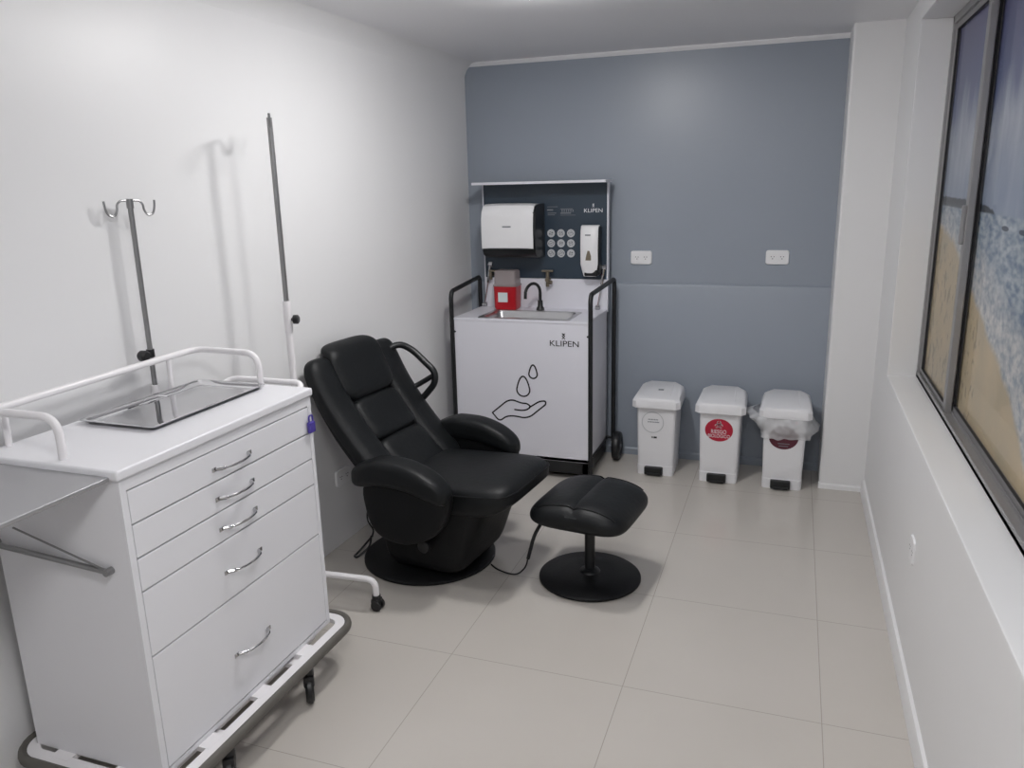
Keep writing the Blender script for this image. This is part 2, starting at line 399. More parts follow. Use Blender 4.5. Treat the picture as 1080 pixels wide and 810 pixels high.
# sliding window with a printed beach picture behind the panes
win = bpy.data.objects.new('window_1', None); COL.objects.link(win); win['kind'] = 'structure'; win.empty_display_size = 0.1
def wpart(name, mb, m, par=win):
    o = part(name, mb, m, par); o['kind'] = 'structure'; return o
mb = MB()
mb.box((0.530, WY1 - 0.022, SILL), (0.64, WY1, HEAD), 0.002)
mb.box((0.530, WY0, HEAD - 0.028), (0.64, WY1, HEAD), 0.002)
mb.box((0.530, WY0, SILL), (0.64, WY1, SILL + 0.016), 0.002)
mb.box((0.530, WY0, SILL), (0.536, WY1, SILL + 0.026), 0.001)
mb.box((0.5625, WY0, SILL), (0.5655, WY1, SILL + 0.026), 0.001)
mb.box((0.530, WY0, SILL), (0.64, WY0 + 0.022, HEAD), 0.002)
wpart('window_frame', mb, M['alu'])
def sash(x0, x1, y0, y1, z0, z1, wa, wb, rail, film):
    mb = MB()
    mb.box((x0, y0, z0), (x1, y0 + wa, z1), 0.003); mb.box((x0, y1 - wb, z0), (x1, y1, z1), 0.003)
    mb.box((x0 + 0.001, y0 + wa - 0.004, z0), (x1 - 0.001, y1 - wb + 0.004, z0 + rail)); mb.box((x0 + 0.001, y0 + wa - 0.004, z1 - rail), (x1 - 0.001, y1 - wb + 0.004, z1))
    s = wpart('window_sash', mb, M['alu'])
    g = MB(); e = 0.003; xm = x0 + 0.010
    a0, a1, b0, b1 = y0 + wa, y1 - wb, z0 + rail, z1 - rail
    for q in ((a0, b0, a0 + e, b1), (a1 - 0.010, b0, a1, b1), (a0, b0, a1, b0 + e), (a0, b1 - e, a1, b1)):
        g.box((x0 + 0.003, q[0], q[1]), (xm, q[2], q[3]))
    wpart('gasket', g, M['gasket'], s)
    g = MB(); g.box((xm, a0 - 0.003, b0 - 0.003), (xm + 0.004, a1 + 0.003, b1 + 0.003)); wpart('glass_pane', g, M['glass'], s)
    g = MB(); g.box((xm + 0.0045, a0 - 0.003, b0 - 0.003), (xm + 0.0065, a1 + 0.003, b1 + 0.003)); wpart('printed_film', g, film, s)
    return s
ZA, ZB_ = SILL + 0.016, HEAD - 0.024
s1 = sash(0.540, 0.562, 3.035, WY1 - 0.020, ZA, ZB_, 0.044, 0.014, 0.024, M['beach_a'])
s2 = sash(0.566, 0.588, 1.55, 3.095, ZA, ZB_, 0.042, 0.030, 0.024, M['beach_b'])
s3 = sash(0.540, 0.562, WY0 + 0.020, 1.60, ZA, ZB_, 0.042, 0.042, 0.024, M['beach_a'])
mb = MB(); mb.box((0.526, 3.046, 1.345), (0.542, 3.062, 1.475), 0.004); wpart('window_latch', mb, M['alu'], s1)
mb = MB(); mb.box((0.625, WY0 + 0.01, SILL + 0.01), (0.64, WY1 - 0.01, HEAD - 0.01)); wpart('window_backing', mb, M['gasket'])

# ------------------------------------------------------------------ ceiling lamps and the added fill lamp
lamp_labels = ['round white surface ceiling lamp above the recliner, the nearer one to the grey wall',
               'round white surface ceiling lamp over the infusion stand, next along from the grey wall',
               'wide round white fill lamp added on the ceiling, out of view, far from the grey wall']
for (x, y, r, e), lb in zip(LAMPS, lamp_labels):
    t = thing('ceiling_lamp', lb, 'lamp', (x, y, CEIL))
    mb = MB(); mb.lathe([(0, CEIL + 0.002), (r + 0.006, CEIL + 0.002), (r + 0.006, CEIL - 0.008), (0, CEIL - 0.008)], (x, y, 0)); part('lamp_rim', mb, M['lampbody'], t)
    lm = mat('lamp_diffuser_glow', (255, 255, 255), 0.5, emit=e)
    mb = MB(); mb.lathe([(0, CEIL - 0.007), (r, CEIL - 0.007), (r, CEIL - 0.038), (r - 0.006, CEIL - 0.044), (0, CEIL - 0.046)], (x, y, 0)); part('diffuser', mb, lm, t)

# ------------------------------------------------------------------ drawer cart
CX0, CX1, CY0, CY1, CZ0, CZ1 = -1.825, -1.402, 1.268, 2.03, 0.158, 0.950
cart = thing('medical_cart', 'white enamel five-drawer medical cart with gallery rail, bumper and fold-out steel side shelf', 'medical cart', ((CX0 + CX1) / 2, 1.65, 0))
mb = MB()
mb.box((CX0, CY0, CZ0), (CX1 - 0.022, CY1, CZ1))
mb.box((CX1 - 0.022, CY0, CZ0), (CX1, CY0 + 0.018, CZ1)); mb.box((CX1 - 0.022, CY1 - 0.018, CZ0), (CX1, CY1, CZ1))
mb.box((CX1 - 0.024, CY0 + 0.018, CZ0), (CX1, CY1 - 0.018, 0.172)); mb.box((CX1 - 0.024, CY0 + 0.018, 0.921), (CX1, CY1 - 0.018, CZ1))
part('cabinet', mb, M['enamel'], cart)
mb = MB(); mb.box((CX0 - 0.002, CY0 - 0.008, CZ1), (CX1 + 0.008, CY1 + 0.006, CZ1 + 0.026), 0.006, 3); part('worktop', mb, M['enamel'], cart)
zs = [0.919, 0.834, 0.748, 0.662, 0.489, 0.174]; hz = [0.868, 0.785, 0.699, 0.572, 0.318]
for i in range(5):
    mb = MB(); mb.box((CX1 - 0.020, CY0 + 0.020, zs[i + 1] + 0.002), (CX1 + 0.001, CY1 - 0.020, zs[i] - 0.002), 0.002); d = part('drawer', mb, M['enamel'], cart)
    z = hz[i]; mb = MB()
    path = [(CX1 + 0.002, 1.578, z), (CX1 + 0.016, 1.590, z), (CX1 + 0.026, 1.615, z), (CX1 + 0.029, 1.644, z), (CX1 + 0.026, 1.673, z), (CX1 + 0.016, 1.698, z), (CX1 + 0.002, 1.710, z)]
    mb.tube(rounded_path(path, 0.012, 3), [0.0055] * 4 + [0.0036] * (len(rounded_path(path, 0.012, 3)) - 8) + [0.0055] * 4, 10)
    for yy in (1.572, 1.716): mb.box((CX1 - 0.001, yy - 0.009, z - 0.006), (CX1 + 0.003, yy + 0.009, z + 0.006), 0.001)
    part('handle', mb, M['chrome'], d, 'chrome arched handle')
# base rim with tabs, rubber bumper
def loop(inset, z): return [(x, y, z) for x, y in rrect(-1.872 + inset, -1.328 - inset, 1.205 + inset, 2.098 - inset, 0.085 - inset, 8)]
mb = MB()
ro, ri = loop(0.014, 0.142), loop(0.050, 0.142); up = Vector((0, 0, 0.016))
n = len(ro); b2 = bmesh.new()
R4 = [[b2.verts.new(p) for p in ro], [b2.verts.new(Vector(p) + up) for p in ro], [b2.verts.new(Vector(p) + up) for p in ri], [b2.verts.new(p) for p in ri]]
for a in range(4):
    A, B = R4[a], R4[(a + 1) % 4]
    for k in range(n): b2.faces.new((A[k], A[(k + 1) % n], B[(k + 1) % n], B[k]))
bmesh.ops.recalc_face_normals(b2, faces=b2.faces); mb._merge(b2)
for yy in (1.42, 1.64, 1.86): mb.box((-1.50, yy - 0.03, 0.144), (-1.368, yy + 0.03, 0.1585))
for xx in (-1.72, -1.52): mb.box((xx - 0.03, 1.24, 0.144), (xx + 0.03, 1.34, 0.1585)); mb.box((xx - 0.03, 1.95, 0.144), (xx + 0.03, 2.06, 0.1585))
mb.box((-1.80, 1.32, 0.120), (-1.43, 1.98, 0.1585))
for yy in (1.45, 1.83): mb.box((-1.84, yy - 0.03, 0.128), (-1.345, yy + 0.03, 0.143))
part('base_frame', mb, M['enamel_b'], cart)
mb = MB(); mb.tube(loop(0.008, 0.149), 0.0165, 12, closed=True, sx=1.0, sy=0.75); part('bumper', mb, M['rubber'], cart, 'grey rubber bumper strip')
for x, y in ((-1.362, 1.83), (-1.362, 1.45), (-1.80, 1.83), (-1.80, 1.45)):
    c = MB(); c.cyl((x, y, 0.092), (x, y, 0.145), 0.018); c.box((-0.017, -0.026, 0.058), (0.017, 0.026, 0.100), 0.008, 2, Matrix.Translation((x, y, 0)) @ Matrix.Rotation(math.radians(37), 4, 'Z')); c = part('caster', c, M['black'], cart)
    wh = MB(); wh.lathe([(0, -0.013), (0.040, -0.013), (0.046, -0.006), (0.046, 0.006), (0.040, 0.013), (0, 0.013)], (x, y, 0.046), 28, Matrix.Rotation(math.radians(37), 4, 'Z') @ Matrix.Rotation(PI / 2, 4, 'Y')); part('wheel', wh, M['black'], c)
ZT = CZ1 + 0.026
mb = MB()
mb.tube(rounded_path([(-1.585, 1.292, ZT - 0.004), (-1.585, 1.292, 1.078), (-1.802, 1.292, 1.078), (-1.802, 2.008, 1.086), (-1.565, 2.008, 1.082), (-1.565, 2.008, ZT - 0.004)], 0.05, 8), 0.0100, 14)
for yy in (1.33, 1.885): mb.cyl((-1.806, yy, ZT - 0.004), (-1.803, yy, 1.08), 0.0080)
part('gallery_rail', mb, M['enamel_b'], cart)
mb = MB(); mb.tube(rounded_path([(-1.475, 2.025, 0.925), (-1.475, 2.115, 0.965), (-1.775, 2.115, 0.965), (-1.775, 2.025, 0.925)], 0.045, 8), 0.010, 14); part('push_handle', mb, M['enamel_b'], cart)
# fold-out steel shelf with its stays
mb = MB()
mb.box((-1.820, 0.80, 0.950), (-1.418, 1.2605, 0.961), 0.003, 3)
sh = part('side_shelf', mb, M['shelf'], cart, 'brushed steel fold-out shelf')
mb = MB(); mb.cyl((-1.463, 1.256, 0.722), (-1.820, 1.250, 0.748), 0.007, 10); mb.cyl((-1.463, 1.256, 0.724), (-1.74, 1.252, 0.80), 0.0025, 8)
mb.cyl((-1.463, 1.269, 0.722), (-1.463, 1.248, 0.722), 0.009, 12); mb.cyl((-1.82, 1.269, 0.748), (-1.82, 1.245, 0.748), 0.009, 12)
part('shelf_stay', mb, M['pole'], sh)
# drip pole carried at the back of the cart
def hooks(mb, c, d, r=0.0042, span=0.058):
    c = Vector(c); d = Vector(d).normalized(); z = Vector((0, 0, 1))
    for s in (-1, 1):
        pts = [c + z * 0.012, c + d * s * 0.030 + z * 0.012, c + d * s * span * 0.98 + z * 0.002, c + d * s * span + z * -0.016, c + d * s * (span + 0.010) + z * -0.032, c + d * s * (span + 0.028) + z * -0.030, c + d * s * (span + 0.036) + z * -0.010, c + d * s * (span + 0.038) + z * 0.012]
        mb.tube(rounded_path(pts, 0.018, 5), r, 8)
PX, PY = -1.845, 1.860
mb = MB(); mb.tube([(PX, PY, 0.83), (PX, PY, 1.548)], 0.0078, 12); hooks(mb, (PX, PY, 1.545), (0.22, 0.97, 0), 0.0032, 0.042); mb.cyl((PX, PY, 1.535), (PX, PY, 1.562), 0.010)
ip = part('drip_pole', mb, M['pole'], cart, 'slim steel drip pole with two hooks')
mb = MB(); mb.tube([(PX, PY, 0.80), (PX, PY, 1.00)], 0.012, 14); mb.box((PX - 0.004, PY - 0.02, 0.86), (CX0 + 0.01, PY + 0.02, 0.90)); part('pole_socket', mb, M['enamel_b'], cart)
mb = MB(); mb.lathe([(0, -0.014), (0.013, -0.014), (0.017, -0.008), (0.017, 0.008), (0.012, 0.014), (0, 0.014)], (PX + 0.012, PY - 0.040, 1.100), 20, Matrix.Rotation(PI / 2, 4, 'Y')); mb.cyl((PX, PY, 1.10), (PX + 0.012, PY - 0.040, 1.100), 0.007); mb.cyl((PX, PY, 1.088), (PX, PY, 1.112), 0.012); part('clamp_knob', mb, M['black'], ip, 'black clamp knob')
# seal tag hanging at the top drawer
mb = MB(); mb.box((CX1 + 0.002, 1.995, 0.836), (CX1 + 0.016, 2.026, 0.872), 0.005, 3)
mb.tube(rounded_path([(CX1 + 0.009, 2.001, 0.868), (CX1 + 0.009, 2.001, 0.892), (CX1 + 0.009, 2.020, 0.892), (CX1 + 0.009, 2.020, 0.868)], 0.008, 5), 0.0028, 8)
tag(part('padlock', mb, M['purple']), 'small purple plastic padlock at the end of the top cart drawer', 'padlock')

# polished tray on the cart
t = thing('steel_tray', 'shallow polished steel tray lying on the white cart top', 'tray', (-1.69, 1.77, ZT))
mb = MB(); L0 = [(-1.83, 1.556), (-1.83, 2.0), (-1.548, 2.0), (-1.548, 1.556)]
def tr(x0, x1, y0, y1, z, r): return [(x, y, z) for x, y in rrect(x0, x1, y0, y1, r, 4)]
tx0, tx1, ty0, ty1 = -1.790, -1.532, 1.520, 1.992
mb.rings([tr(tx0 + .016, tx1 - .016, ty0 + .016, ty1 - .016, ZT, .012), tr(tx0, tx1, ty0, ty1, ZT + .012, .012), tr(tx0, tx1, ty0, ty1, ZT + .014, .012),
          tr(tx0 + .006, tx1 - .006, ty0 + .006, ty1 - .006, ZT + .014, .010), tr(tx0 + .020, tx1 - .020, ty0 + .020, ty1 - .020, ZT + .0025, .008), tr(tx0 + .023, tx1 - .023, ty0 + .023, ty1 - .023, ZT + .0022, .008), tr(tx0 + .06, tx1 - .06, ty0 + .06, ty1 - .06, ZT + .0022, .004)])
part('tray_pan', mb, M['mirror'], t)

# ------------------------------------------------------------------ infusion stand
SX, SY = -1.70, 2.37
t = thing('infusion_stand', 'tall infusion stand with white lower pole between the drawer cart and the recliner', 'infusion stand', (SX, SY, 0))
mb = MB(); mb.tube([(SX, SY, 0.10), (SX, SY, 1.19)], 0.0125, 16); mb.cyl((SX, SY, 0.09), (SX, SY, 0.17), 0.02); mb.cyl((SX, SY, 1.08), (SX, SY, 1.192), 0.0145); part('lower_pole', mb, M['enamel_b'], t, 'white enamel lower pole')
mb = MB(); mb.tube([(SX, SY, 1.18), (SX, SY, 1.815)], 0.0092, 14); up_ = part('upper_pole', mb, M['pole'], t, 'bare steel upper pole')
mb = MB(); hooks(mb, (SX, SY, 1.81), (-0.583, 0.813, 0), 0.0042, 0.05); part('hook', mb, M['pole'], up_)
mb = MB(); kx = Vector((0.95, 0.25, 0)).normalized(); kp = Vector((SX, SY, 1.125))
mb.cyl(kp, kp + kx * 0.024, 0.006, 12); mb.tube([kp + kx * 0.018, kp + kx * 0.022, kp + kx * 0.036, kp + kx * 0.040], [0.010, 0.0165, 0.0165, 0.012], 18); part('clamp_knob', mb, M['black'], t, 'black clamp knob')
for az, ln in ((4, 0.27), (-62, 0.24), (-118, 0.22)):
    d = Vector((math.cos(math.radians(az)), math.sin(math.radians(az)), 0)); p = Vector((SX, SY, 0))
    e = p + d * ln
    mb = MB(); mb.tube(rounded_path([p + Vector((0, 0, 0.125)), e - d * 0.0 + Vector((0, 0, 0.125)), e + Vector((0, 0, 0.045))], 0.05, 8), 0.0125, 14); lg = part('leg', mb, M['enamel_b'], t)
    mb = MB(); mb.cyl(e + Vector((0, 0, 0.046)), e + Vector((0, 0, 0.062)), 0.017); mb.box(e + Vector((-0.017, -0.019, 0.022)), e + Vector((0.017, 0.019, 0.050)), 0.006)
    for s in (-1, 1): mb.lathe([(0, -0.007), (0.019, -0.007), (0.022, -0.003), (0.022, 0.003), (0.019, 0.007), (0, 0.007)], e + Vector((0.004, s * 0.014, 0.022)), 20, Matrix.Rotation(PI / 2, 4, 'X'))
    part('caster', mb, M['black'], lg, 'black twin-wheel caster')

# ------------------------------------------------------------------ recliner
rc = thing('recliner', 'black leather swivel recliner leaning back on a round black base', 'armchair', (-1.43, 2.87, 0), math.radians(-6), local=True)
mb = MB(); mb.lathe([(0, 0), (0.278, 0), (0.287, 0.006), (0.287, 0.014), (0.278, 0.021), (0.16, 0.034), (0.07, 0.042), (0, 0.042)], seg=64); part('base_disc', mb, M['base'], rc)
mb = MB(); mb.cyl((0, 0, 0.03), (0, 0, 0.25), 0.05, 24); mb.box((-0.17, -0.20, 0.20), (0.20, 0.20, 0.25), 0.01); mb.lathe([(0.11, 0.035), (0.105, 0.05), (0.06, 0.10), (0.055, 0.2), (0, 0.2)], seg=32); part('pedestal', mb, M['black_metal'], rc)
# upholstered skirt below the seat
def fb(v):
    t = (v.z + 0.19) / 0.38
    return Vector((v.x * (0.64 + 0.36 * t) + 0.03 * t, v.y * (0.90 + 0.10 * t), v.z))
mb = MB(); mb.pillow((0.56, 0.48, 0.38), (6, 7, 10), 11, Matrix.Translation((0.085, 0, 0.225)), fb); part('skirt', mb, M['leather_dark'], rc)
# seat cushion
def fs(v):
    z = v.z + (0.012 * (1 - (v.y / 0.25) ** 2) if v.z > 0 else 0)
    x = v.x
    if v.z < 0 and v.x > 0: x -= 0.08 * (-v.z / 0.07)
    return Vector((x, v.y, z))
mb = MB(); mb.pillow((0.59, 0.49, 0.145), (6, 6, 3.4), 11, Matrix.Translation((0.210, 0, 0.375)) @ Matrix.Rotation(math.radians(-3), 4, 'Y'), fs); sc = part('seat_cushion', mb, M['leather'], rc)
mb = MB(); e = []
for q in rounded_path([(-0.02, -0.246, 0.400), (0.33, -0.246, 0.416), (0.475, -0.222, 0.424), (0.503, -0.16, 0.428), (0.503, 0.16, 0.428), (0.475, 0.222, 0.424), (0.33, 0.246, 0.416), (-0.02, 0.246, 0.400)], 0.05, 6): e.append(q)
mb.tube(e, 0.0042, 8); part('piping', mb, M['leather_dark'], sc)
# backrest: bent along a curve in the side view, coordinates (offset from its face, across, length along it)
ANG = [(0.0, 49), (0.17, 42), (0.37, 35), (0.52, 24), (0.66, 13), (0.72, 11)]
def ang(q):
    for (a, x), (b, y) in zip(ANG, ANG[1:]):
        if q <= b: return math.radians(x + (y - x) * max(-0.4, (q - a) / (b - a)))
    return math.radians(ANG[-1][1])
SPINE = [(0.012, 0.425)]
for k in range(160):
    a = ang((k + 0.5) * 0.005); SPINE.append((SPINE[-1][0] - math.sin(a) * 0.005, SPINE[-1][1] + math.cos(a) * 0.005))
def bend(d, y, q):
    f = max(-12.0, min(158.9, q / 0.005)); a = ang(q)
    if f < 0: x0, z0 = SPINE[0][0] + math.sin(a) * -q, SPINE[0][1] - math.cos(a) * -q
    else:
        k = int(f); t = f - k; x0 = SPINE[k][0] * (1 - t) + SPINE[k + 1][0] * t; z0 = SPINE[k][1] * (1 - t) + SPINE[k + 1][1] * t
    return Vector((x0 + d * math.cos(a), y, z0 + d * math.sin(a)))
def slab(size, k, n, d0, y0, q0, fn=None):
    def f(v):
        if fn: v = fn(v)
        return bend(v.x + d0, v.y + y0, v.z + q0)
    return MB().pillow(size, k, n, None, f)
mb = slab((0.060, 0.595, 0.630), (5, 7, 8), 15, -0.045, 0, 0.288, lambda v: Vector((v.x * (1 - 0.25 * max(0, v.z / 0.33)) + 0.012 * max(0, v.z / 0.33), v.y, v.z)))
br = part('backrest', mb, M['leather_dark'], rc)
for s_ in (-1, 1):
    mb = slab((0.085, 0.158, 0.640), (2.8, 3.0, 9), 15, -0.026, s_ * 0.222, 0.288, lambda v: Vector((v.x, v.y + s_ * 0.004 * (v.z / 0.33), v.z))); part('bolster', mb, M['leather'], br)
mb = slab((0.085, 0.355, 0.262), (3.2, 5, 4.5), 13, -0.012, 0, 0.520, lambda v: Vector((v.x - 0.03 * max(0, (v.z - 0.06) / 0.07) ** 2, v.y, v.z))); part('head_cushion', mb, M['leather'], br)
mb = slab((0.070, 0.315, 0.200), (3.0, 6, 7), 11, -0.020, 0, 0.293); part('back_cushion', mb, M['leather'], br)
mb = slab((0.070, 0.315, 0.225), (3.0, 6, 7), 11, -0.020, 0, 0.083); part('back_cushion', mb, M['leather'], br)
# arms: a padded roll that droops at its front, and a rounded side panel below
def arm_c(x):
    t = (x + 0.115) / 0.42
    return 0.504 - 0.080 * max(0, (t - 0.40) / 0.60) ** 2.0 - 0.03 * max(0, (0.25 - t) / 0.25)
for s in (-1, 1):
    def farm(v, s=s):
        x = v.x + 0.078; th = 1.0 - 0.12 * max(0, (x - 0.10) / 0.21)
        return Vector((x, v.y + s * 0.312, v.z * th + arm_c(x)))
    mb = MB(); mb.pillow((0.43, 0.12, 0.110), (4.4, 3.6, 3.4), 13, None, farm); arm = part('armrest', mb, M['leather'], rc)
    def fsp(v, s=s):
        t = (v.z + 0.14) / 0.28
        x = v.x * (0.72 + 0.28 * t) + 0.01 * t
        return Vector((x + 0.090, v.y + s * 0.300, v.z + 0.345 + 0.04 * max(0, 1 - t) * max(0, v.x / 0.2)))
    mb = MB(); mb.pillow((0.44, 0.075, 0.28), (3.2, 5, 3.2), 11, None, fsp); part('side_panel', mb, M['leather_dark'], rc)
mb = MB(); mb.lathe([(0, -0.012), (0.024, -0.012), (0.026, -0.004), (0.026, 0.010), (0.020, 0.014), (0, 0.014)], (0.14, -0.262, 0.185), 24, Matrix.Rotation(PI / 2, 4, 'X')); mb.cyl((0.14, -0.25, 0.185), (0.14, -0.15, 0.215), 0.010); part('recline_knob', mb, M['black'], rc)
# loop on the far flank of the backrest
mb = MB()
LP = [(-0.345, 0.21, 0.845), (-0.29, 0.285, 0.880), (-0.225, 0.295, 0.850), (-0.115, 0.300, 0.755), (-0.118, 0.300, 0.700), (-0.190, 0.285, 0.615), (-0.235, 0.21, 0.590)]
mb.tube(rounded_path(LP, 0.06, 6), 0.0155, 12); mb.tube(rounded_path([(-0.128, 0.300, 0.735), (-0.20, 0.285, 0.690), (-0.275, 0.21, 0.650)], 0.03, 5), 0.012, 12)
part('side_loop', mb, M['black_metal'], rc, 'black tubular loop')
# cord lying behind
mb = MB()
mb.tube(rounded_path([(-1.60, 2.80, 0.28), (-1.67, 2.77, 0.24), (-1.685, 2.78, 0.17), (-1.665, 2.80, 0.12), (-1.675, 2.80, 0.09)], 0.04, 6), 0.0035, 8)
mb.tube(rounded_path([(-1.675, 2.80, 0.09), (-1.715, 2.82, 0.045), (-1.745, 2.78, 0.006), (-1.745, 2.75, 0.006), (-1.725, 2.74, 0.006), (-1.685, 2.79, 0.04), (-1.68, 2.80, 0.09)], 0.03, 6), 0.0048, 8)
tag(part('power_cord', mb, M['black']), 'short black looped cord hanging behind the recliner near the white wall', 'cord')

# ------------------------------------------------------------------ ottoman
ot = thing('ottoman', 'black leather footstool on a single post and round black base', 'footstool', (-0.710, 2.875, 0), math.radians(-7), local=True)
mb = MB(); mb.lathe([(0, 0), (0.200, 0), (0.208, 0.005), (0.208, 0.012), (0.200, 0.018), (0.10, 0.028), (0.03, 0.032), (0, 0.032)], seg=56); part('base_disc', mb, M['base'], ot)
mb = MB(); mb.cyl((0, 0, 0.025), (0, 0, 0.30), 0.021, 20); mb.lathe([(0.045, 0.028), (0.04, 0.036), (0.024, 0.045), (0, 0.045)]); part('post', mb, M['black_metal'], ot)
def crown(x): return 0.034 * (1 - (abs(x) / 0.205) ** 2.4)
OA, OB, OC = 0.2025, 0.205, 0.054
def fo(v):
    f = min(1.0, max(0.0, (v.z + OC) / (2 * OC)))
    groove = 0.010 * math.exp(-(v.x / 0.010) ** 2) * (1 if v.z > 0.02 else 0)
    return Vector((v.x, v.y * (1 + 0.03 * math.sin(PI * f)), v.z + f * crown(v.x) - 0.016 * f - groove - 0.010 * f * (abs(v.y) / 0.21) ** 4))
mb = MB(); mb.pillow((2 * OA, 2 * OB, 2 * OC), (4.0, 6, 2.6), 17, Matrix.Translation((0, 0, 0.320)), fo); cu = part('cushion', mb, M['leather'], ot)
for s_ in (-1, 1):
    mb = MB(); pts = []
    for k in range(25):
        x, y = -0.166 + 0.332 * k / 24, s_ * 0.172
        pts.append(fo(Vector((x, y, OC * (1 - (abs(x) / OA) ** 4 - (abs(y) / OB) ** 6) ** (1 / 2.6)))) + Vector((0, 0, 0.320)))
    mb.tube(pts, 0.004, 8)
    part('piping', mb, M['leather_dark'], cu)
mb = MB()
mb.tube(rounded_path([(-0.868, 2.80, 0.300), (-0.925, 2.80, 0.19), (-0.952, 2.80, 0.085)], 0.03, 5), 0.0075, 10)
mb.tube(rounded_path([(-0.952, 2.80, 0.088), (-0.962, 2.80, 0.045), (-1.00, 2.80, 0.0045), (-1.045, 2.80, 0.0045), (-1.10, 2.82, 0.006), (-1.136, 2.85, 0.008)], 0.03, 6), 0.0034, 8)
tag(part('cable', mb, M['black']), 'thin black cable running from the footstool down to the recliner base', 'cable')

# ------------------------------------------------------------------ portable sink cart
FX0, FX1, FY, BY, TOP = -1.735, -0.978, 3.92, 4.37, 0.866
sk = thing('sink_cart', 'white portable handwash station with navy upright panel and black tube handles', 'sink cart', (-1.356, 4.14, 0))
mb = MB()
mb.box((FX0, FY, 0.102), (FX1, FY + 0.018, TOP), 0.001); mb.box((FX0, FY + 0.004, 0.102), (FX0 + 0.018, BY, TOP), 0.001); mb.box((FX1 - 0.018, FY + 0.004, 0.102), (FX1, BY, TOP), 0.001)
mb.box((FX0, BY - 0.018, 0.102), (FX1, BY, TOP)); mb.box((FX0, FY, 0.102), (FX1, BY, 0.12))
body = part('cabinet', mb, M['panel_white'], sk)
SX0, SX1, SY0, SY1 = -1.592, -1.098, 3.942, 4.208
mb = MB(); c0 = TOP - 0.002; c1 = TOP + 0.012
mb.box((FX0 - 0.002, FY - 0.003, c0), (SX0 + 0.004, BY, c1), 0.002); mb.box((SX1 - 0.004, FY - 0.003, c0), (FX1 + 0.002, BY, c1), 0.002)
mb.box((SX0, FY - 0.003, c0), (SX1, SY0 + 0.004, c1), 0.002); mb.box((SX0, SY1 - 0.004, c0), (SX1, BY, c1), 0.002)
part('countertop', mb, M['panel_white'], sk)
mb = MB()
def sr(i, z, r): return [(x, y, z) for x, y in rrect(SX0 + i, SX1 - i, SY0 + i, SY1 - i, r, 5)]
mb.rings([sr(-0.012, c1, 0.02), sr(-0.012, c1 + 0.003, 0.02), sr(0.012, c1 + 0.003, 0.03), sr(0.020, c1 - 0.01, 0.03), sr(0.030, c1 - 0.13, 0.03), sr(0.034, c1 - 0.132, 0.03), sr(0.016, c1 - 0.01, 0.03)][:5] + [sr(0.05, c1 - 0.14, 0.03)], cap0=False)
part('basin', mb, M['steel'], sk, 'stainless steel basin')
mb = MB(); fx, fy = -1.345, 4.262
mb.lathe([(0, c1), (0.024, c1), (0.022, c1 + 0.012), (0.015, c1 + 0.022), (0.014, c1 + 0.055), (0, c1 + 0.055)], (fx, fy, 0), 20)
arc = [(fx, fy, c1 + 0.03), (fx, fy, c1 + 0.10)]
dv = Vector((-0.055, -0.15, 0)) * 0.85
for k in range(1, 11):
    a = PI * k / 11; arc.append(Vector((fx, fy, c1 + 0.10)) + dv * (1 - math.cos(a)) / 2 + Vector((0, 0, 0.058 * math.sin(a))))
arc.append(Vector((fx, fy, c1 + 0.080)) + dv)
mb.tube(arc, 0.0088, 12); part('faucet', mb, M['black'], sk, 'black gooseneck faucet')
# black underframe, tube handles, wheels
mb = MB(); mb.box((FX0 + 0.004, FY + 0.006, 0.035), (FX1 - 0.004, FY + 0.04, 0.102)); mb.box((FX0 + 0.004, FY + 0.006, 0.035), (FX0 + 0.034, BY, 0.102)); mb.box((FX1 - 0.034, FY + 0.006, 0.035), (FX1 - 0.004, BY, 0.102)); mb.box((FX0 + 0.02, FY + 0.02, 0.085), (FX1 - 0.02, BY - 0.01, 0.102))
for x in (FX0 + 0.03, FX1 - 0.03): mb.cyl((x, FY + 0.025, 0.0), (x, FY + 0.025, 0.04), 0.018)
part('underframe', mb, M['black_metal'], sk)
for s, x in ((-1, FX0 - 0.012), (1, FX1 + 0.012)):
    xb = x + (0.0 if s < 0 else 0.030)
    mb = MB(); mb.tube(rounded_path([(x, FY - 0.002, 0.045), (x, FY - 0.002, 0.990), (x, FY + 0.015, 1.020), (xb, BY - 0.035, 1.052), (xb, BY - 0.02, 1.03), (xb, BY - 0.02, 0.10)], 0.035, 6), 0.0125, 12)
    mb.cyl((x, FY, 0.055), (x - s * 0.02, FY + 0.02, 0.055), 0.008); mb.cyl((xb, BY - 0.02, 0.12), (x - s * 0.02, BY - 0.02, 0.12), 0.008); mb.cyl((x, FY, 0.80), (x - s * 0.02, FY + 0.008, 0.80), 0.008)
    part('side_handle', mb, M['black_metal'], sk)
    xw = x + s * 0.062
    mb = MB(); mb.lathe([(0, -0.020), (0.030, -0.020), (0.045, -0.014), (0.062, -0.022), (0.080, -0.018), (0.084, -0.008), (0.084, 0.008), (0.080, 0.018), (0.062, 0.022), (0.045, 0.014), (0.030, 0.020), (0, 0.020)], (xw if s > 0 else x - 0.026, 4.315, 0.0845), 32, Matrix.Rotation(PI / 2, 4, 'Y')); wl = part('wheel', mb, M['black'], sk)
    mb = MB(); mb.cyl(((xw if s > 0 else x - 0.026) - 0.03, 4.315, 0.0845), ((xw if s > 0 else x - 0.026) + 0.025, 4.315, 0.0845), 0.012, 14); part('hub', mb, M['ink_g'], wl)
